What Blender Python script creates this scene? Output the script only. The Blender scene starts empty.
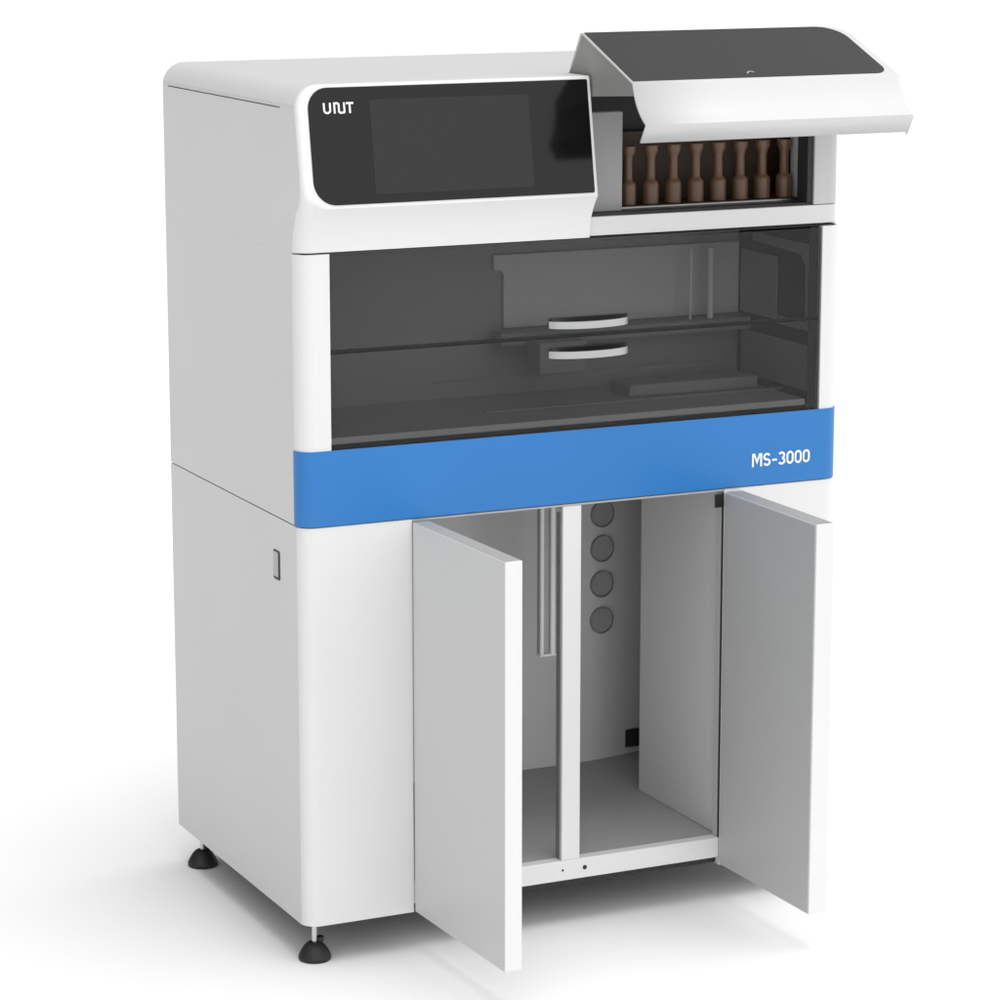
import bpy, bmesh, math
from mathutils import Vector, Matrix

sc = bpy.context.scene
C = sc.collection
PI = math.pi

# ------------------------------------------------------------------ materials
def mat(name, col, rough=0.4, metal=0.0, spec=0.5, bump=0.0, bscale=900.0, var=0.0, coat=0.0):
    m = bpy.data.materials.new(name); m.use_nodes = True
    nt = m.node_tree; b = nt.nodes['Principled BSDF']
    b.inputs['Base Color'].default_value = (*col, 1)
    b.inputs['Roughness'].default_value = rough
    b.inputs['Metallic'].default_value = metal
    b.inputs['Specular IOR Level'].default_value = spec
    b.inputs['Coat Weight'].default_value = coat
    tc = nt.nodes.new('ShaderNodeTexCoord')
    if var > 0:
        n = nt.nodes.new('ShaderNodeTexNoise'); n.inputs['Scale'].default_value = 3.0; n.inputs['Detail'].default_value = 3
        nt.links.new(tc.outputs['Object'], n.inputs['Vector'])
        r = nt.nodes.new('ShaderNodeValToRGB')
        r.color_ramp.elements[0].position = 0.3; r.color_ramp.elements[1].position = 0.7
        r.color_ramp.elements[0].color = tuple(c * (1 - var) for c in col) + (1,)
        r.color_ramp.elements[1].color = tuple(min(1, c * (1 + var)) for c in col) + (1,)
        nt.links.new(n.outputs['Fac'], r.inputs['Fac']); nt.links.new(r.outputs['Color'], b.inputs['Base Color'])
    if bump > 0:
        n2 = nt.nodes.new('ShaderNodeTexNoise'); n2.inputs['Scale'].default_value = bscale; n2.inputs['Detail'].default_value = 2
        nt.links.new(tc.outputs['Object'], n2.inputs['Vector'])
        bp = nt.nodes.new('ShaderNodeBump'); bp.inputs['Strength'].default_value = bump; bp.inputs['Distance'].default_value = 0.0004
        nt.links.new(n2.outputs['Fac'], bp.inputs['Height']); nt.links.new(bp.outputs['Normal'], b.inputs['Normal'])
    return m

def glass_mat(name, tint, gloss=0.05, rough=0.03, haze=0.0):
    m = bpy.data.materials.new(name); m.use_nodes = True
    nt = m.node_tree; nt.nodes.clear()
    out = nt.nodes.new('ShaderNodeOutputMaterial')
    tr = nt.nodes.new('ShaderNodeBsdfTransparent'); tr.inputs['Color'].default_value = (*tint, 1)
    gl = nt.nodes.new('ShaderNodeBsdfGlossy'); gl.inputs['Roughness'].default_value = rough
    df = nt.nodes.new('ShaderNodeBsdfDiffuse'); df.inputs['Color'].default_value = (0.5, 0.5, 0.5, 1)
    lw = nt.nodes.new('ShaderNodeFresnel'); lw.inputs['IOR'].default_value = 1.27
    mul = nt.nodes.new('ShaderNodeMath'); mul.operation = 'MULTIPLY'; mul.inputs[1].default_value = gloss
    m0 = nt.nodes.new('ShaderNodeMixShader'); m0.inputs['Fac'].default_value = haze
    m1 = nt.nodes.new('ShaderNodeMixShader')
    L = nt.links.new
    L(lw.outputs['Fac'], mul.inputs[0]); L(mul.outputs[0], m1.inputs['Fac'])
    L(tr.outputs[0], m0.inputs[1]); L(df.outputs[0], m0.inputs[2])
    L(m0.outputs[0], m1.inputs[1]); L(gl.outputs[0], m1.inputs[2]); L(m1.outputs[0], out.inputs['Surface'])
    return m

M = dict(
    white=mat('white_paint', (0.715, 0.72, 0.715), 0.38, bump=0.08, var=0.012, spec=0.4),
    door=mat('door_face_shade', (0.595, 0.60, 0.595), 0.4, bump=0.08, var=0.012, spec=0.4),  # darker copy of the white, with the shade of the door faces in it
    inner=mat('inner_paint', (0.62, 0.622, 0.62), 0.5, bump=0.06, var=0.02, spec=0.3),
    backp=mat('back_panel_paint', (0.74, 0.742, 0.735), 0.5, bump=0.06, var=0.02, spec=0.3),
    shade_liner=mat('door_shade_grey', (0.47, 0.472, 0.47), 0.45, bump=0.06, var=0.02, spec=0.3),  # grey with the shade of the door's inner face put into the colour
    postshade=mat('post_shade_grey', (0.50, 0.505, 0.50), 0.4, bump=0.08, spec=0.4),  # the flap's shadow on the bay post is put into this colour
    ledgeshade=mat('ledge_shade_paint', (0.63, 0.635, 0.63), 0.4, bump=0.08, spec=0.4),  # darkened white: shade under the raised flap is in the colour
    wallblack=mat('wall_black', (0.014, 0.014, 0.014), 0.5, spec=0.3),
    plate=mat('plate_grey', (0.34, 0.34, 0.34), 0.5, spec=0.3),
    side=mat('side_grey', (0.62, 0.625, 0.622), 0.42, bump=0.1, var=0.02, spec=0.35),
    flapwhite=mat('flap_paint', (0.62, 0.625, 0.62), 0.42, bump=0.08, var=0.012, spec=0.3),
    topshade=mat('door_top_shade', (0.40, 0.395, 0.38), 0.6, spec=0.1),  # shade below the blue band put into the colour, blue spill muted
    deck=mat('deck_grey', (0.48, 0.48, 0.48), 0.5, spec=0.3),
    beam=mat('beam_grey', (0.30, 0.30, 0.30), 0.5, spec=0.3),
    port=mat('port_grey', (0.46, 0.46, 0.46), 0.5, spec=0.3),
    chamber=mat('chamber_grey', (0.36, 0.36, 0.36), 0.5, spec=0.3),
    cover=mat('chamber_cover', (0.72, 0.72, 0.72), 0.5, spec=0.3),
    innerfloor=mat('inner_floor_paint', (0.35, 0.35, 0.35), 0.5, bump=0.06, var=0.03, spec=0.3),
    blue=mat('blue_paint', (0.014, 0.170, 0.49), 0.34, bump=0.05, var=0.02, spec=0.5),
    black=mat('black_plastic', (0.012, 0.012, 0.012), 0.45, bump=0.1, spec=0.4),
    screen=mat('black_screen', (0.004, 0.004, 0.004), 0.12, spec=0.32),
    display=mat('display_glass', (0.017, 0.017, 0.017), 0.16, spec=0.30),
    dark=mat('dark_grey', (0.03, 0.03, 0.031), 0.5, var=0.05, spec=0.3),
    mid=mat('mid_grey', (0.19, 0.19, 0.19), 0.5, var=0.04, spec=0.3),
    lightgrey=mat('light_grey', (0.45, 0.45, 0.45), 0.45, var=0.03, spec=0.4),
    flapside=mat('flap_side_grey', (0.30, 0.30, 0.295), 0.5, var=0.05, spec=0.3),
    steel=mat('steel', (0.62, 0.62, 0.62), 0.28, metal=1.0, bump=0.05),
    alu=mat('brushed_alu', (0.44, 0.445, 0.45), 0.35, metal=0.5, bump=0.1, bscale=400),
    brown=mat('tray_brown', (0.035, 0.015, 0.006), 0.5, var=0.1),
    bottle=mat('bottle_brown_grey', (0.135, 0.072, 0.042), 0.35, var=0.06, spec=0.5),
    text=mat('white_print', (0.85, 0.85, 0.85), 0.5),
    chan=mat('channel_grey', (0.42, 0.42, 0.42), 0.35, spec=0.4),
    clear=mat('clear_tube', (0.88, 0.88, 0.87), 0.2, spec=0.6, var=0.03),
    rubber=mat('black_rubber', (0.014, 0.014, 0.014), 0.55, bump=0.25, bscale=300),
    glass=glass_mat('smoked_glass', (0.73, 0.73, 0.73), 1.0, 0.05, 0.016),
)

# ------------------------------------------------------------------ mesh helpers
def obj(name, bm, m, parent=None, smooth=None, bevel=0.0, segs=2):
    bmesh.ops.recalc_face_normals(bm, faces=bm.faces[:])
    me = bpy.data.meshes.new(name); bm.to_mesh(me); bm.free()
    me.materials.append(m)
    o = bpy.data.objects.new(name, me); C.objects.link(o)
    if parent is not None: o.parent = parent
    if bevel > 0:
        b = o.modifiers.new('bevel', 'BEVEL'); b.width = bevel; b.segments = segs; b.limit_method = 'ANGLE'; b.angle_limit = math.radians(35)
        b.harden_normals = False
    if smooth is not None:
        for p in me.polygons: p.use_smooth = True
        me.update()
        bm2 = bmesh.new(); bm2.from_mesh(me)
        for e in bm2.edges:
            if len(e.link_faces) == 2 and e.calc_face_angle(0) > math.radians(smooth): e.smooth = False
        bm2.to_mesh(me); bm2.free()
    return o

def box_into(bm, x0, x1, y0, y1, z0, z1):
    v = [bm.verts.new(p) for p in ((x0,y0,z0),(x1,y0,z0),(x1,y1,z0),(x0,y1,z0),(x0,y0,z1),(x1,y0,z1),(x1,y1,z1),(x0,y1,z1))]
    for f in ((0,3,2,1),(4,5,6,7),(0,1,5,4),(1,2,6,5),(2,3,7,6),(3,0,4,7)): bm.faces.new([v[i] for i in f])
def box(name, m, parent, x0, x1, y0, y1, z0, z1, bevel=0.0):
    bm = bmesh.new(); box_into(bm, x0, x1, y0, y1, z0, z1)
    return obj(name, bm, m, parent, bevel=bevel)

def prism_into(bm, pts, d0, d1, fn):
    """closed polygon pts (a,b) extruded from d0 to d1; fn(a,b,d)->xyz"""
    A = [bm.verts.new(fn(a, b, d0)) for a, b in pts]; B = [bm.verts.new(fn(a, b, d1)) for a, b in pts]
    n = len(pts)
    bm.faces.new(A[::-1]); bm.faces.new(B)
    for i in range(n): bm.faces.new((A[i], A[(i+1) % n], B[(i+1) % n], B[i]))
XY = lambda a, b, d: (a, b, d)
XZ = lambda a, b, d: (a, d, b)
YZ = lambda a, b, d: (d, a, b)

def strip_into(bm, pts, th, z0, z1):
    """open plan polyline pts (x,y) with thickness th to its left, from z0 to z1 (quads)"""
    n = len(pts); inn = []
    for i in range(n):
        p = Vector(pts[i])
        d1 = (p - Vector(pts[i-1])).normalized() if i > 0 else None
        d2 = (Vector(pts[i+1]) - p).normalized() if i < n-1 else None
        if d1 is None: d1 = d2
        if d2 is None: d2 = d1
        n1 = Vector((-d1.y, d1.x)); n2 = Vector((-d2.y, d2.x))
        nn = (n1 + n2).normalized(); k = max(0.4, nn.dot(n1))
        q = p + nn * th / k
        inn.append((q.x, q.y))
    rows = [[bm.verts.new((x, y, z)) for x, y in P] for P, z in ((pts, z0), (pts, z1), (inn, z1), (inn, z0))]
    for k in range(4):
        a, b = rows[k], rows[(k+1) % 4]
        for i in range(n-1): bm.faces.new((a[i], a[i+1], b[i+1], b[i]))
    for i in (0, n-1): bm.faces.new([rows[k][i] for k in range(4)])

def lathe_into(bm, prof, cx, cy, n=28):
    rings = []
    for r, z in prof:
        rings.append([bm.verts.new((cx + r*math.cos(2*PI*i/n), cy + r*math.sin(2*PI*i/n), z)) for i in range(n)])
    for a, b in zip(rings, rings[1:]):
        for i in range(n): bm.faces.new((a[i], a[(i+1) % n], b[(i+1) % n], b[i]))
    bm.faces.new(rings[0][::-1]); bm.faces.new(rings[-1])

def arc(cx, cy, r, a0, a1, n):
    return [(cx + r*math.cos(math.radians(a0 + (a1-a0)*i/n)), cy + r*math.sin(math.radians(a0 + (a1-a0)*i/n))) for i in range(n+1)]

def rrect(x0, x1, y0, y1, rbl, rbr, rtr, rtl, n=10):
    P = []
    P += arc(x0+rbl, y0+rbl, rbl, 180, 270, n) if rbl else [(x0, y0)]
    P += arc(x1-rbr, y0+rbr, rbr, 270, 360, n) if rbr else [(x1, y0)]
    P += arc(x1-rtr, y1-rtr, rtr, 0, 90, n) if rtr else [(x1, y1)]
    P += arc(x0+rtl, y1-rtl, rtl, 90, 180, n) if rtl else [(x0, y1)]
    return P

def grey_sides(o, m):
    """the flat side faces get a slightly greyer colour than the front"""
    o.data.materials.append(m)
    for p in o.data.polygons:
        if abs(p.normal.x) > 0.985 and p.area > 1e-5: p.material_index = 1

# ------------------------------------------------------------------ dimensions (metres)
W, D, R = 0.900, 0.5636, 0.0243
ZB, ZS, ZBT, ZW, ZT = 0.0608, 0.6654, 0.7763, 1.0616, 1.300
GX0, GX1 = 0.0495, 0.8618
ZM = 0.9178
XS = 0.4642                     # seam between fixed hood and flap
OX0, OX1 = 0.1735, 0.6970       # cabinet opening

root = bpy.data.objects.new('laboratory_analyzer', None); C.objects.link(root)
root['label'] = 'tall white and grey laboratory analyzer with blue band, raised top flap and open cabinet doors'
root['category'] = 'laboratory analyzer'

# ------------------------------------------------------------------ lower cabinet shell
def shell_path(xa, xb, ya=None, off=0.0):
    """plan path from front point xb round the right, back and left to xa, at y=0"""
    r = R
    P = [(xb, -off)]
    P += arc(W-r, r, r+off, 270, 360, 10)
    P += [(W+off, D), ]
    P += [(0-off, D)]
    P += arc(r, r, r+off, 180, 270, 10)
    P += [(xa, -off)]
    return P
bm = bmesh.new(); strip_into(bm, shell_path(OX0, OX1), 0.012, ZB, ZS-0.0015)
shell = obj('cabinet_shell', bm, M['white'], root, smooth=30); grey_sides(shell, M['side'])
# opening reveal / bottom / top plates
box('cabinet_floor', M['innerfloor'], root, 0.0125, W-0.0125, 0.021, D-0.0125, 0.086, 0.104)
box('cabinet_base', M['dark'], root, 0.0125, W-0.0125, 0.013, D-0.0125, ZB+0.001, 0.085)
box('cabinet_ceiling', M['inner'], root, 0.0125, W-0.0125, 0.0125, D-0.0125, 0.6600, 0.6637)
s_ = box('front_sill', M['white'], root, OX0+0.0005, OX1-0.0005, 0.001, 0.020, 0.0735, 0.1055, bevel=0.0012)
for sx, rr in ((0.4611, 0.0035), (0.4233, 0.0018)):
    bm = bmesh.new(); prism_into(bm, [(sx+rr*math.cos(2*PI*i/16), 0.0902+rr*math.sin(2*PI*i/16)) for i in range(16)], 0.0004, 0.002, XZ)
    obj('screw_hole', bm, M['black'], s_)
box('head_rail', M['lightgrey'], root, OX0+0.0005, OX1-0.0005, 0.001, 0.012, 0.6608, 0.6638, bevel=0.0005)
d_ = box('divider_post', M['white'], root, 0.4215, 0.4525, 0.0015, 0.009, 0.1056, 0.6606, bevel=0.001)
box('divider_flange', M['mid'], root, 0.4205, 0.4235, 0.0095, 0.021, 0.1045, 0.6490, bevel=0.0006)
# partition on the right and on the left of the opening
box('side_partition', M['inner'], root, 0.7035, 0.712, 0.0215, 0.283, 0.1045, 0.6598, bevel=0.0008)
box('side_partition', M['inner'], root, 0.158, 0.166, 0.0215, 0.283, 0.1045, 0.6598, bevel=0.0008)
# curved back panel with round holes
def back_y(x): return 0.466 + 0.95*max(0.0, x-0.66)**2 + 0.5*max(0.0, 0.62-x)**2*0.4
bm = bmesh.new()
xsn = [0.20 + (0.84-0.20)*i/48 for i in range(49)]
fr = [[bm.verts.new((x, back_y(x), z)) for x in xsn] for z in (0.1045, 0.6598)]
bk = [[bm.verts.new((x, back_y(x)+0.006, z)) for x in xsn] for z in (0.1045, 0.6598)]
for i in range(48):
    bm.faces.new((fr[0][i], fr[0][i+1], fr[1][i+1], fr[1][i])); bm.faces.new((bk[0][i], bk[1][i], bk[1][i+1], bk[0][i+1]))
    bm.faces.new((fr[1][i], fr[1][i+1], bk[1][i+1], bk[1][i])); bm.faces.new((fr[0][i], bk[0][i], bk[0][i+1], fr[0][i+1]))
for i in (0, 48): bm.faces.new((fr[0][i], fr[1][i], bk[1][i], bk[0][i]))
bp_ = obj('back_panel', bm, M['backp'], root, smooth=40)
for z in (0.533, 0.4735, 0.4125, 0.3495):
    cx = 0.7275; rr = 0.0215
    bm = bmesh.new()
    ring0, ring1, ring2 = [], [], []
    for i in range(32):
        a = 2*PI*i/32
        x1, z1 = cx + rr*math.cos(a), z + rr*math.sin(a); x2, z2 = cx + rr*.93*math.cos(a), z + rr*.93*math.sin(a)
        ring0.append(bm.verts.new((x1, back_y(x1)-0.0002, z1))); ring1.append(bm.verts.new((x1, back_y(x1)-0.0016, z1)))
        ring2.append(bm.verts.new((x2, back_y(x2)-0.0006, z2)))
    for i in range(32):
        j = (i+1) % 32
        bm.faces.new((ring0[i], ring0[j], ring1[j], ring1[i])); bm.faces.new((ring1[i], ring1[j], ring2[j], ring2[i]))
    bm.faces.new(ring2)
    obj('round_port', bm, M['port'], bp_, smooth=30)
    bm = bmesh.new(); rings = []
    for i in range(40):
        a = 2*PI*i/40
        rings.append([bm.verts.new((cx+q*math.cos(a), back_y(cx+q*math.cos(a))-h_, z+q*math.sin(a))) for q, h_ in ((rr+.0012, 0.0), (rr+.0012, .0062), (rr+.0002, .0062), (rr+.0002, 0.0))])
    for i in range(40):
        A_, B_ = rings[i], rings[(i+1) % 40]
        for j in range(4): bm.faces.new((A_[j], A_[(j+1) % 4], B_[(j+1) % 4], B_[j]))
    obj('port_shade_ring', bm, M['beam'], bp_, smooth=40)  # added dark ring standing in for the shaded edge of a recess
box('cable_outlet', M['dark'], bp_, 0.781, 0.812, back_y(0.80)-0.006, back_y(0.80)-0.0004, 0.116, 0.147, bevel=0.001)
# hanging channel with two light tubes in front of it, left of the divider
bm = bmesh.new(); strip_into(bm, [(0.5240, 0.30), (0.5240, 0.292), (0.5510, 0.292), (0.5510, 0.30)], 0.0015, 0.3545, 0.6598)
lt = obj('hanging_channel', bm, M['chan'], root, bevel=0.0005)
box('channel_foot', M['clear'], lt, 0.5226, 0.5522, 0.2835, 0.302, 0.3505, 0.354, bevel=0.0005)
for x, y, r_ in ((0.5268, 0.2875, 0.0036), (0.5462, 0.2875, 0.0045), (0.5570, 0.31, 0.0032)):
    bm = bmesh.new(); lathe_into(bm, [(r_, 0.3545), (r_, 0.6598)], x, y, 16)
    obj('tube', bm, M['clear'], lt, smooth=40)
# side slot latch
bm = bmesh.new(); prism_into(bm, rrect(0.0865, 0.1128, 0.5700, 0.6145, .004, .004, .004, .004, 4), -0.0006, 0.0005, YZ)
sl = obj('latch_surround', bm, M['dark'], root)
bm = bmesh.new(); prism_into(bm, rrect(0.0925, 0.1105, 0.5745, 0.6120, .003, .003, .003, .003, 4), -0.0016, -0.0007, YZ)
obj('latch', bm, M['lightgrey'], sl)

# ------------------------------------------------------------------ cabinet doors
def door(p0, p1, th, name_label, side):
    d = (Vector(p1) - Vector(p0)); d.normalize(); n = Vector((-d.y, d.x)) * side
    a, b = Vector(p0), Vector(p1)
    pts = [a, b, b + n*th, a + n*th]
    bm = bmesh.new(); prism_into(bm, [(p.x, p.y) for p in pts], 0.0625, 0.6595, XY)
    o = obj('cabinet_door', bm, M['white'], root, bevel=0.0015); o['label'] = name_label
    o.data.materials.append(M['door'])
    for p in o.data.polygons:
        if abs(p.normal.x) > 0.9: p.material_index = 1  # sideways faces take the darker copy as painted shade, edges stay white
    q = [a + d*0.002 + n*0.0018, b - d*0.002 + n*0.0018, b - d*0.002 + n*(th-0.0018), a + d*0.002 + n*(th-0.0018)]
    bm = bmesh.new(); prism_into(bm, [(p.x, p.y) for p in q], 0.6592, 0.6600, XY); obj('top_shade', bm, M['topshade'], o)  # added plate that carries the shade on the door top
    return o
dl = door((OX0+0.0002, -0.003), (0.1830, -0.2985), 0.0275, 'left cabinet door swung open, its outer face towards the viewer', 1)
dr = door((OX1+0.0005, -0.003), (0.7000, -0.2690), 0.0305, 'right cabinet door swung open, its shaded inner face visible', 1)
box('hinge_bracket', M['black'], dr, 0.6800, 0.6962, -0.0015, 0.0005, 0.636, 0.657, bevel=0.001)

box('door_gasket', M['black'], root, OX1-0.0012, OX1-0.0002, 0.0008, 0.0050, 0.1060, 0.6580)
box('jamb', M['shade_liner'], root, OX1-0.0012, OX1+0.0066, 0.0125, 0.0210, 0.1060, 0.6598)
box('jamb', M['shade_liner'], root, OX1-0.0012, OX1-0.0002, 0.0052, 0.0123, 0.1060, 0.6598)
def shade_liner(p0, p1, door_o):
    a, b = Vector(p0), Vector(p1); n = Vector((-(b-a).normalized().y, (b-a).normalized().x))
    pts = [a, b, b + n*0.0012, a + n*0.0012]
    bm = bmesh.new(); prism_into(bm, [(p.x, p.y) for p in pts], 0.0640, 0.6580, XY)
    return obj('inner_shade_liner', bm, M['shade_liner'], door_o)  # added grey sheet that paints the shade on the inner face
shade_liner((OX1-0.0010, -0.0045), (0.6986, -0.2675), dr)
# ------------------------------------------------------------------ levelling feet
for fx in (0.0244, W-0.0244):
    for fy in (0.0302, 0.5185):
        bm = bmesh.new(); lathe_into(bm, [(0.0225, 0.0), (0.0245, 0.002), (0.0245, 0.006), (0.022, 0.012), (0.0165, 0.021), (0.0115, 0.026), (0.008, 0.0275)], fx, fy, 32)
        f = obj('levelling_foot', bm, M['rubber'], root, smooth=50)
        bm = bmesh.new(); lathe_into(bm, [(0.0042, 0.0272), (0.0042, 0.0605)], fx, fy, 16)
        obj('threaded_stem', bm, M['steel'], f, smooth=40)
        bm = bmesh.new(); lathe_into(bm, [(0.0068, 0.0277), (0.0068, 0.0345)], fx+0.008, fy-0.0, 6)
        obj('lock_nut', bm, M['rubber'], f)

# ------------------------------------------------------------------ upper body
bm = bmesh.new(); strip_into(bm, [(W, R), (W, D), (0, D), (0, R)], 0.012, ZS+0.0006, 1.0627)
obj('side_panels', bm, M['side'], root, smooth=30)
bm = bmesh.new(); strip_into(bm, arc(R, R, R, 180, 270, 12) + [(GX0-0.0015, 0)], 0.012, ZS+0.0006, ZW-0.0012)
obj('corner_post', bm, M['white'], root, smooth=30)
bm = bmesh.new(); strip_into(bm, [(GX1+0.0015, 0)] + arc(W-R, R, R, 270, 360, 12), 0.012, ZS+0.0006, ZW-0.0012)
obj('corner_post', bm, M['white'], root, smooth=30)
# blue band: front strip wrapping both corners
off = 0.0016
P = [(-off, R)] + arc(R, R, R+off, 180, 270, 14)[1:] + arc(W-R, R, R+off, 270, 360, 14)
bm = bmesh.new(); strip_into(bm, P, 0.0014, ZS+0.0004, ZBT)
band = obj('blue_band', bm, M['blue'], root, smooth=30)
box('band_backing', M['white'], root, GX0, GX1, 0.0002, 0.012, ZS+0.0008, ZBT-0.002)
# model lettering, built from strokes
def strokes(bm, pts, w, fn):
    pts = [p for i, p in enumerate(pts) if i == 0 or math.hypot(p[0]-pts[i-1][0], p[1]-pts[i-1][1]) > 1e-5]
    n = len(pts); Lp, Rp = [], []
    for i in range(n):
        p = Vector(pts[i]); a = Vector(pts[max(0, i-1)]); b = Vector(pts[min(n-1, i+1)])
        da = (p-a).normalized() if i > 0 else (b-p).normalized(); db = (b-p).normalized() if i < n-1 else da
        t = (da+db).normalized(); nn = Vector((-t.y, t.x)); k = max(0.45, nn.dot(Vector((-da.y, da.x))))
        Lp.append(p+nn*w/2/k); Rp.append(p-nn*w/2/k)
    A = [[bm.verts.new(fn(v.x, v.y, d)) for v in Q] for Q in (Lp, Rp) for d in (0, 1)]
    for i in range(n-1):
        bm.faces.new((A[0][i], A[0][i+1], A[2][i+1], A[2][i])); bm.faces.new((A[1][i], A[3][i], A[3][i+1], A[1][i+1]))
        bm.faces.new((A[0][i], A[1][i], A[1][i+1], A[0][i+1])); bm.faces.new((A[2][i], A[2][i+1], A[3][i+1], A[3][i]))
    for i in (0, n-1): bm.faces.new((A[0][i], A[2][i], A[3][i], A[1][i]))
def ell(cx, cy, rx, ry, a0, a1, n=10):
    return [(cx+rx*math.cos(math.radians(a0+(a1-a0)*i/n)), cy+ry*math.sin(math.radians(a0+(a1-a0)*i/n))) for i in range(n+1)]
bm = bmesh.new()
lx0, lz0, lh = 0.7445, 0.6945, 0.0205
CW, GAP = 0.0118, 0.0030
def glyph(ox, polys, wd):
    for k_, p in enumerate(polys):
        strokes(bm, [(ox + a*wd, lz0 + b*lh) for a, b in p], 0.0033, lambda x, z, d: (x, -off-0.0003-(0.0003+0.00015*k_)*d, z))
x = lx0
glyph(x, [[(0.06, 0), (0.06, 0.94), (0.22, 0.94), (0.5, 0.35), (0.78, 0.94), (0.94, 0.94), (0.94, 0)]], 0.0165); x += 0.0165+GAP
glyph(x, [ell(0.5, 0.71, 0.40, 0.21, 20, 270) + ell(0.5, 0.29, 0.40, 0.21, 90, -160)[1:]], 0.0125); x += 0.0125+GAP
glyph(x, [[(0.0, 0.42), (1.0, 0.42)]], 0.0085); x += 0.0085+GAP
glyph(x, [ell(0.45, 0.71, 0.40, 0.21, 150, -80), ell(0.45, 0.29, 0.45, 0.21, 80, -150)], CW); x += CW+GAP*.9
for k in range(3):
    glyph(x, [[(0.10, 0.30), (0.10, 0.68)] + ell(0.5, 0.68, 0.40, 0.24, 180, 0) + ell(0.5, 0.32, 0.40, 0.24, 0, -180) + [(0.10, 0.34)]], CW); x += CW+GAP*.9
obj('model_lettering', bm, M['text'], band)

# ------------------------------------------------------------------ window sashes with bow handles
def bow_handle(zc, parent):
    x0, x1, hb, hh = 0.3960, 0.5275, 0.024, 0.0053
    n = 28
    def bow(t, o=0.0):
        return (x0 + (x1-x0)*t, 0.0 - (hb-o)*(1-(2*t-1)**2)**0.62 - 0.0005)
    outer = [bow(i/n) for i in range(n+1)]; inner = [bow(i/n, 0.0035) for i in range(n+1)]
    bm = bmesh.new()
    rows = [[bm.verts.new((x, y, z)) for x, y in P] for P, z in ((outer, zc-hh), (outer, zc+hh), (inner, zc+hh), (inner, zc-hh))]
    for k in range(4):
        a, b = rows[k], rows[(k+1) % 4]
        for i in range(n): bm.faces.new((a[i], a[i+1], b[i+1], b[i]))
    for i in (0, n): bm.faces.new([rows[k][i] for k in range(4)])
    h = obj('handle', bm, M['alu'], parent, smooth=35)
    bm = bmesh.new()
    lo = [bm.verts.new((x, y+0.0004, zc-hh*0.2)) for x, y in inner]; hi = [bm.verts.new((x, 0.0009+(y)*0.55, zc+hh+0.0042)) for x, y in inner]
    md = [bm.verts.new((x, y+0.0004, zc+hh*0.98)) for x, y in inner]
    for i in range(n):
        bm.faces.new((lo[i], lo[i+1], md[i+1], md[i])); bm.faces.new((md[i], md[i+1], hi[i+1], hi[i]))
    bm.faces.new(lo); bm.faces.new(hi)
    bm.faces.new((lo[0], md[0], hi[0])) ; bm.faces.new((lo[n], hi[n], md[n]))
    obj('handle_grip', bm, M['black'], h)
for z0, z1, zc in ((ZM+0.0012, ZW-0.0035, 0.9370), (ZBT+0.001, ZM-0.0012, 0.8925)):
    bm = bmesh.new(); prism_into(bm, [(GX0+0.0012, z0), (GX1-0.0012, z0), (GX1-0.0012, z1), (GX0+0.0012, z1)], 0.0015, 0.0045, XZ)
    g = obj('window_sash', bm, M['glass'], root)
    bow_handle(zc, g)
box('window_frame_strip', M['black'], root, 0.8475, GX1-0.0005, 0.0105, 0.0125, ZBT+0.001, ZW-0.003)
box('sash_gasket', M['black'], root, GX0, GX1, 0.0052, 0.010, ZM-0.003, ZM+0.003)

# ------------------------------------------------------------------ analysis chamber behind the glass
YC = 0.25
box('chamber_back', M['chamber'], root, GX0-0.0133, 0.858, YC, YC+0.008, ZS+0.02, ZW-0.004)
# right wall with an opening
def wall_with_hole(name, m, x0, x1, ys, zs):
    bm = bmesh.new()
    for i in range(3):
        for j in range(3):
            if i == 1 and j == 1: continue
            box_into(bm, x0, x1, ys[i], ys[i+1], zs[j], zs[j+1])
    return obj(name, bm, m, root)
box('chamber_wall', M['wallblack'], root, 0.8590, 0.8640, 0.013, YC-0.0005, ZS+0.02, ZW-0.004)
box('chamber_wall', M['wallblack'], root, 0.0360, 0.0410, 0.013, YC-0.0005, ZS+0.02, ZW-0.004)
box('wall_plate', M['plate'], root, 0.8565, 0.8588, 0.125, 0.240, 0.900, 1.000, bevel=0.001)
bm = bmesh.new(); prism_into(bm, [(0.118, 0.895), (0.016, 0.895), (0.016, 1.0300), (0.20, 1.0300), (0.20, 1.018), (0.05, 1.012), (0.036, 0.995), (0.034, 0.9075), (0.118, 0.9075)], 0.8545, 0.8562, YZ)
obj('arm_bracket', bm, M['plate'], root)
box('wall_plate', M['plate'], root, 0.8565, 0.8588, 0.03, 0.235, 0.800, 0.872, bevel=0.001)
# light rear cover, stepped on its left end
bm = bmesh.new(); prism_into(bm, [(0.438, 0.8965), (0.856, 0.8965), (0.856, 1.0115), (0.4208, 1.0115), (0.4208, 0.988), (0.433, 0.987), (0.438, 0.980)], YC-0.006, YC-0.0005, XZ)
obj('rear_cover', bm, M['cover'], root, bevel=0.001)
box('gantry_beam', M['beam'], root, 0.415, 0.858, 0.205, 0.240, 0.874, 0.8945, bevel=0.002)
for x in (0.752, 0.788):
    bm = bmesh.new(); lathe_into(bm, [(0.0022 if x < .77 else 0.0050, 0.895), (0.0022 if x < .77 else 0.0050, 1.008)], x, 0.215, 16)
    obj('guide_rod', bm, M['clear'], root, smooth=40)
box('pipette_head', M['beam'], root, 0.455, 0.535, 0.15, 0.198, 0.835, 0.885, bevel=0.003)
box('rack_deck', M['deck'], root, 0.045, 0.845, 0.0128, YC-0.001, 0.782, 0.792, bevel=0.001)
box('rack_rail', M['beam'], root, 0.34, 0.856, 0.10, 0.106, 0.7925, 0.796)
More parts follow.
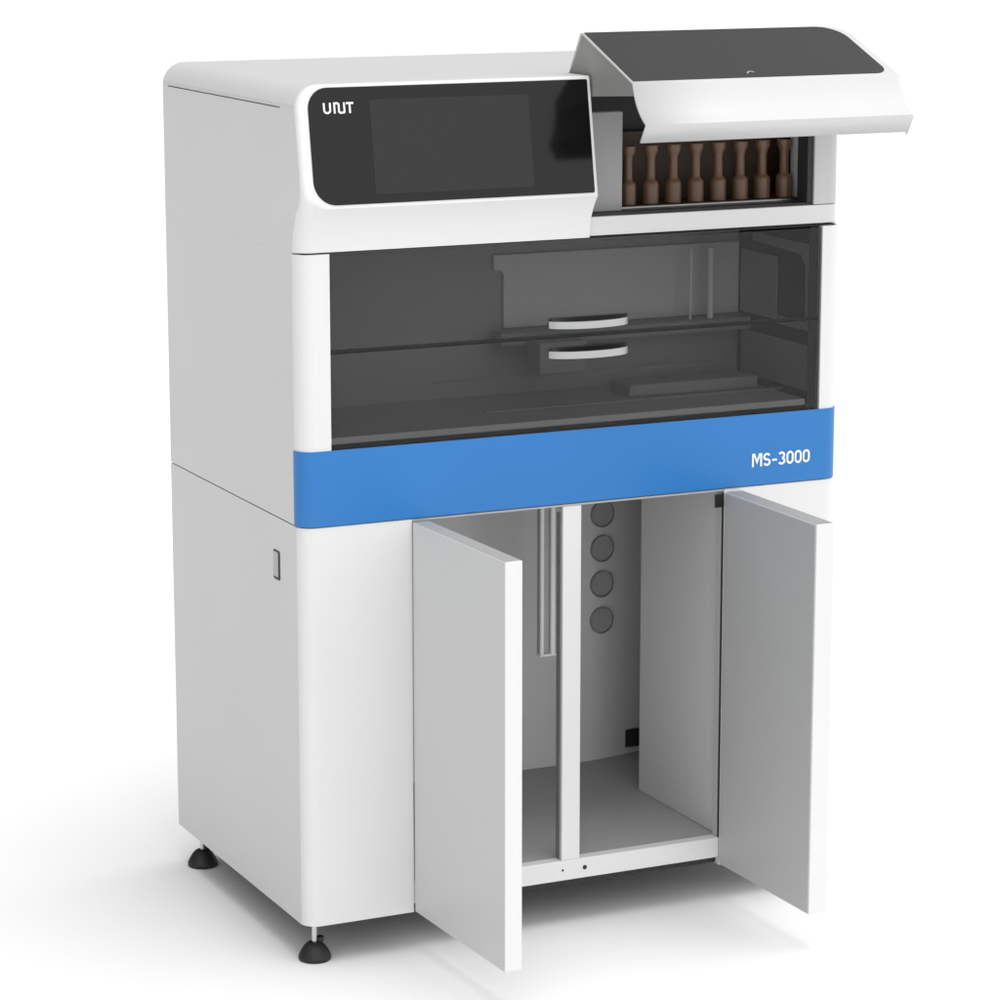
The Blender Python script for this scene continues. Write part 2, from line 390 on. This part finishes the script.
box('rack_block', M['chamber'], root, 0.60, 0.83, 0.13, 0.20, 0.7925, 0.812, bevel=0.004)
box('rack_rail', M['beam'], root, 0.30, 0.80, 0.20, 0.204, 0.825, 0.828)

# ------------------------------------------------------------------ hood (fixed part with screen) and flap
Y0, YP, HP, ZL = 0.003, 0.0075, 0.0258, 1.127
def plane_y(z): return YP - (ZT - z) / (ZT - ZL) * (YP + 0.0228)
def front_y(x, z, L, ex, rc):
    """front surface depth of the hood at height z, x measured from its rounded end"""
    # signed distance to rounded rectangle x>=0, z>=ZL
    qx, qz = rc - x, (ZL + rc) - z
    if qx > 0 and qz > 0: s = math.hypot(qx, qz) - rc
    else: s = max(qx, qz) - rc
    if s <= 0: 
        return plane_y(max(z, ZL))
    g = max(0.0, 1 - s / L) ** ex
    yb = plane_y(max(z, ZL))
    return Y0 + (yb - Y0) * g
def sm(a, b, x):
    t = min(1, max(0, (x-a)/(b-a))); return t*t*(3-2*t)
RT = 0.035
def zrows(zlo):
    Z = [zlo + (ZL-0.0005-zlo)*i/26 for i in range(27)] + [ZL, ZL+0.0008]
    Z += [ZL+0.001 + 0.046*i/14 for i in range(1, 15)]
    Z += [1.20, 1.24, 1.264]
    Z += [ZT-RT + RT*math.sin(PI/2*i/16) for i in range(0, 17)]
    return Z
def section(z, L, ex, xmax, rc=0.042, rfc=None):
    """front polyline from inner end to the rounded side end; x from 0 (side plane)"""
    xl = 0.0 if z <= ZT-RT else RT - math.sqrt(max(0, RT*RT - (z-(ZT-RT))**2))
    rf = rfc if rfc else 0.007 + 0.0173*(1 - sm(1.095, 1.165, z))
    rt = 0.005
    dy = 0.0 if z <= ZT-rt else rt - math.sqrt(max(0, rt*rt - (z-(ZT-rt))**2))
    xs = [xmax, 0.30, 0.20, 0.12]; x = 0.085
    while x > xl + rf + 0.0035: xs.append(x); x -= 0.004
    n_front = 24
    # resample to a fixed count between 0.085 and xl+rf
    xa = xl + rf
    xs = [xmax, 0.30, 0.20, 0.12] + [0.085 + (xa-0.085)*i/n_front for i in range(n_front+1)]
    P = [(x, front_y(x, z, L, ex, rc) + dy) for x in xs]
    yc = P[-1][1] + rf
    P += [(xa - rf*math.sin(a), yc - rf*math.cos(a)) for a in [PI/2*i/8 for i in range(1, 9)]]
    return P, xl

# fixed hood: full housing with a bay recess on the right
bm = bmesh.new(); rows = []
YB0, YB1, ZK = 0.150, 0.080, 1.272
for z in zrows(1.0628):
    P, xl = section(z, 0.0640, 2.15, XS)
    yb = YB0 if z < ZK else YB1
    Q = P + [(xl, 0.20), (xl, D), (W-xl, D), (W-xl, yb), (XS, yb)]
    rows.append([bm.verts.new((x, y, z)) for x, y in Q])
for a, b in zip(rows, rows[1:]):
    n = len(a)
    for i in range(n):
        bm.faces.new((a[i], a[(i+1) % n], b[(i+1) % n], b[i]))
bm.faces.new(rows[0][::-1]); bm.faces.new(rows[-1])
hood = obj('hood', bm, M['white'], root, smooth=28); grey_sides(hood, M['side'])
# side seam line near the top
box('side_seam', M['dark'], hood, -0.0003, 0.0004, 0.062, 0.539, 1.2648, 1.2662)
# seam above the window
box('hood_gasket', M['black'], root, 0.012, W-0.012, 0.006, 0.30, ZW-0.0010, 1.0626)

# screen on the hood
pd = Vector((0, plane_y(ZL)-plane_y(ZT), ZL-ZT)).normalized()       # down the panel
pn = Vector((0, pd.z, -pd.y)).normalized()                          # outward normal
if pn.y > 0: pn = -pn
P0 = Vector((0, YP, ZT))
def on_panel(x, z, d):
    t = (ZT - z) / -pd.z
    p = P0 + pd*t + pn*d
    return (x, p.y, p.z)
def panel_prism(pts, d0, d1, bm):
    prism_into(bm, pts, d0, d1, lambda a, b, d: on_panel(a, b, d))
bm = bmesh.new(); panel_prism(rrect(0.0185, 0.4597, 1.1318, 1.2953, 0.034, 0.003, 0.003, 0.030, 12), -0.001, 0.0012, bm)
scr = obj('control_screen', bm, M['screen'], hood, bevel=0.0006)
bm = bmesh.new(); panel_prism(rrect(0.112, 0.362, 1.1445, 1.2765, .004, .004, .004, .004, 4), 0.00125, 0.0016, bm)
obj('display', bm, M['display'], scr)
# logo made of strokes: U, joined R I, T
bm = bmesh.new()
lx, lz, lw, lh = 0.0412, 1.2590, 0.0462, 0.0150
nst = [0]
def LS(pts, w=0.0027):
    nst[0] += 1; k = nst[0]*0.0001
    strokes(bm, [(lx+a*lw, lz+b*lh) for a, b in pts], w, lambda x, z, d: on_panel(x, z, 0.00125+(0.0003+k)*d))
def ar(cx, cy, rx, ry, a0, a1, n=8):
    return [(cx+rx*math.cos(math.radians(a0+(a1-a0)*i/n)), cy+ry*math.sin(math.radians(a0+(a1-a0)*i/n))) for i in range(n+1)]
LS([(0.03, 1.0), (0.03, 0.32)] + ar(0.13, 0.32, 0.10, 0.26, 180, 360) + [(0.23, 1.0)])
LS([(0.37, 0.0), (0.37, 0.94), (0.40, 0.94)] + [(0.47, 0.94), (0.515, 0.85), (0.515, 0.15), (0.55, 0.06), (0.66, 0.06), (0.695, 0.12), (0.695, 1.0)])
LS([(0.76, 0.92), (1.0, 0.92)]); LS([(0.875, 0.90), (0.875, 0.0)])
obj('brand_lettering', bm, M['text'], scr)

# flap: the same front shell mirrored to the right end, swung up about its rear hinge
XE = 0.916; XF = XS + 0.0035
HY, HZ = 0.0785, 1.2995
ang = math.radians(-58.7)
def swing(y, z):
    dy, dz = y-HY, z-HZ
    return HY + dy*math.cos(ang) - dz*math.sin(ang), HZ + dy*math.sin(ang) + dz*math.cos(ang)
def flap_vert(bm, x, y, z):
    yy, zz = swing(y, z); return bm.verts.new((XE - x, yy, zz))
bm = bmesh.new(); rows = []
ZR = zrows(1.0615)
P, xl = section(ZR[0], 0.0655, 2.3, XE-XF, 1e-6, 0.005)
rows.append([(x, y+0.031, ZR[0]+0.001) for x, y in P] + [(0.0, P[-1][1]+0.0312, ZR[0]+.001)])
for z in ZR:
    P, xl = section(z, 0.0655, 2.3, XE-XF, 1e-6, 0.005)
    yend = P[-1][1]+0.008 + (0.0785-P[-1][1]-0.008)*sm(1.235, 1.264, z)
    rows.append([(x, y, z) for x, y in P] + [(xl, yend, z)])
P, xl = section(ZT, 0.0655, 2.3, XE-XF, 1e-6, 0.005)
rows.append([(x, 0.0785, ZT) for x, y in P] + [(xl, 0.0786, ZT)])
vr = [[flap_vert(bm, *p) for p in r] for r in rows]
for a, b in zip(vr, vr[1:]):
    for i in range(len(a)-1): bm.faces.new((a[i], a[i+1], b[i+1], b[i]))
bmesh.ops.remove_doubles(bm, verts=bm.verts[:], dist=1e-5)
flap = obj('flap', bm, M['flapwhite'], root, smooth=28)
so = flap.modifiers.new('shell', 'SOLIDIFY'); so.thickness = 0.0028; so.offset = 0
# flap window panel
def on_flap(x, z, d):
    p = on_panel(x, z, d); yy, zz = swing(p[1], p[2]); return (XE - p[0], yy, zz)
bm = bmesh.new(); prism_into(bm, rrect(0.0150, XE-XF-0.0030, 1.1310, 1.2965, 0.022, 0.001, 0.001, 0.040, 12), 0.0005, 0.0022, on_flap)
obj('flap_screen', bm, mat('flap_smoked_panel', (0.030, 0.030, 0.030), 0.35, spec=0.3), flap, bevel=0.0005)
# side cheek (left) of the flap
ck = [swing(HY, HZ), (0.0455, 1.3555), (0.0395, 1.3575), (-0.1225, 1.2942), (-0.1262, 1.2790), (0.0005, 1.2700), (0.055, 1.2655)]
bm = bmesh.new(); prism_into(bm, ck, XF+0.0015, XF+0.004, YZ)
obj('flap_cheek', bm, M['flapside'], flap)
bm = bmesh.new(); prism_into(bm, ck, XE-0.014, XE-0.011, YZ)
obj('flap_cheek', bm, M['flapside'], flap)
# small latch tab on flap edge
bm = bmesh.new()
strokes(bm, [(XE - 0.672 + 0.008*math.cos(a), 1.138 + 0.011*math.sin(a)) for a in [PI*(0.12+0.62*i/10) for i in range(11)]], 0.0018, lambda x, z, d: on_flap(x, z, 0.00225 + 0.0006*d))
obj('flap_latch_mark', bm, M['lightgrey'], flap)

# ------------------------------------------------------------------ reagent bay under the flap
P = [(XS+0.0012, 0.006)] + arc(W-R-0.0025, R, R-0.005, 270, 360, 10)
P = [(XS+0.0010, 0.0062)] + arc(W-0.003-0.019, 0.0062+0.019, 0.019, 270, 360, 10) + [(W-0.003, 0.1495), (XS+0.0010, 0.1495)]
bm = bmesh.new(); prism_into(bm, P, 1.0645, 1.0925, XY)
obj('bay_ledge', bm, M['ledgeshade'], root, smooth=30, bevel=0.0008)
P = [(0.8500, 0.0062)] + arc(W-0.003-0.019, 0.0062+0.019, 0.019, 270, 360, 10) + [(W-0.003, 0.0795), (0.8500, 0.0795)]
bm = bmesh.new(); prism_into(bm, P, 1.0935, 1.2600, XY)
obj('bay_post', bm, M['postshade'], root, smooth=30, bevel=0.0008)
box('bay_sill', M['dark'], root, XS+0.0015, 0.8495, 0.012, 0.149, 1.0930, 1.0965)
box('bay_jamb', M['dark'], root, 0.8400, 0.8495, 0.010, 0.040, 1.0968, 1.2590)
box('bay_column', M['beam'], root, 0.4700, 0.5320, 0.030, 0.0480, 1.0968, 1.2440, bevel=0.001)
box('bay_back', M['black'], root, XS+0.0015, 0.8395, 0.1440, 0.1490, 1.0968, 1.2700)
# bottle tray
bm = bmesh.new()
TX0, TX1, TY0, TY1, TZ0, TZ1 = 0.5400, 0.8550, 0.052, 0.125, 1.0970, 1.205
box_into(bm, TX0, TX1, TY0, TY1, TZ0, TZ0+0.003)
box_into(bm, TX0, TX0+0.003, TY0, TY1, TZ0+0.0032, TZ1)
box_into(bm, TX1-0.003, TX1, TY0, TY1, TZ0+0.0032, TZ1)
box_into(bm, TX0+0.0032, TX1-0.0032, TY1-0.003, TY1, TZ0+0.0032, TZ1)
tray = obj('bottle_tray', bm, M['brown'], root)
box('tray_lip', M['steel'], tray, TX0, TX1, TY0-0.003, TY0-0.0003, TZ0, TZ0+0.0022)
box('tray_lip', M['steel'], tray, TX1-0.004, TX1-0.0005, TY0-0.003, TY0-0.0003, TZ0+0.0024, TZ1)

ordn = ['leftmost', 'second from the left', 'third from the left', 'fourth from the left', 'fifth from the left', 'sixth from the left', 'seventh from the left', 'rightmost']
first = None
for k in range(8):
    x = 0.5630 + 0.0388*k
    if first is None:
        bm = bmesh.new()
        lathe_into(bm, [(0.0118, 0.0), (0.0127, 0.001), (0.0127, 0.029), (0.0120, 0.0325), (0.0085, 0.0355), (0.0072, 0.038), (0.0070, 0.068), (0.0090, 0.075), (0.0115, 0.080), (0.0115, 0.088)], 0, 0, 28)
        o = obj('reagent_bottle', bm, M['bottle'], None, smooth=40); first = o
    else:
        o = first.copy(); C.objects.link(o)
    o.location = (x, 0.072, TZ0+0.0031)
    o['label'] = 'brown narrow-necked bottle under the flap, %s in the row' % ordn[k]
    o['category'] = 'reagent bottle'; o['group'] = 'brown bottles in the tray under the raised flap'

# ------------------------------------------------------------------ floor sheet
bm = bmesh.new(); S = 120
v = [bm.verts.new(p) for p in ((-S, -S, 0), (S, -S, 0), (S, S, 0), (-S, S, 0))]; bm.faces.new(v)
fl = obj('floor', bm, mat('white_floor', (0.90, 0.90, 0.90), 0.8, spec=0.1, var=0.004), None); fl['kind'] = 'structure'

# ------------------------------------------------------------------ light
w = bpy.data.worlds.new('World'); sc.world = w; w.use_nodes = True
nt = w.node_tree; bg = nt.nodes['Background']
tc = nt.nodes.new('ShaderNodeTexCoord'); 
# soft studio surround: brightest in front (-y) and above, dimmer to the left and behind
dot = nt.nodes.new('ShaderNodeVectorMath'); dot.operation = 'DOT_PRODUCT'
dot.inputs[1].default_value = Vector((0.42, -0.77, 0.47)).normalized()
nrm = nt.nodes.new('ShaderNodeVectorMath'); nrm.operation = 'NORMALIZE'
mad = nt.nodes.new('ShaderNodeMath'); mad.operation = 'MULTIPLY_ADD'; mad.inputs[1].default_value = 0.5; mad.inputs[2].default_value = 0.5
rp = nt.nodes.new('ShaderNodeValToRGB')
stops = [(0.0, 0.05), (0.25, 0.10), (0.45, 0.30), (0.70, 1.12), (0.85, 1.28), (1.0, 1.4)]
el = rp.color_ramp.elements
el[0].position, el[0].color = stops[0][0], (stops[0][1],)*3 + (1,)
el[1].position, el[1].color = stops[-1][0], (stops[-1][1],)*3 + (1,)
for p_, v_ in stops[1:-1]:
    e_ = el.new(p_); e_.color = (v_, v_, v_, 1)
L = nt.links.new
L(tc.outputs['Generated'], nrm.inputs[0]); L(nrm.outputs['Vector'], dot.inputs[0]); L(dot.outputs['Value'], mad.inputs[0])
L(mad.outputs[0], rp.inputs['Fac']); L(rp.outputs['Color'], bg.inputs['Color'])
bg.inputs['Strength'].default_value = 1.08

sl = bpy.data.lights.new('overhead_light', 'SUN'); sl.energy = 1.10; sl.angle = math.radians(40); sl.color = (1, 0.995, 0.985)
so_ = bpy.data.objects.new('overhead_light', sl); C.objects.link(so_)
so_.rotation_euler = Vector((-0.05, 0.14, -1.0)).to_track_quat('-Z', 'Y').to_euler()

# ------------------------------------------------------------------ camera
cd = bpy.data.cameras.new('camera'); cd.sensor_width = 36; cd.lens = 3100.146/1000*36; cd.clip_end = 500
cam = bpy.data.objects.new('camera', cd); C.objects.link(cam); sc.camera = cam
cam.location = (-1.6062, -4.0679, 1.6077)
cam.rotation_euler = (math.radians(90-11.64577), 0, -math.radians(25.29604))

sc.view_settings.view_transform = 'Standard'; sc.view_settings.look = 'None'; sc.view_settings.exposure = 0
sc.cycles.max_bounces = 10; sc.cycles.transparent_max_bounces = 16
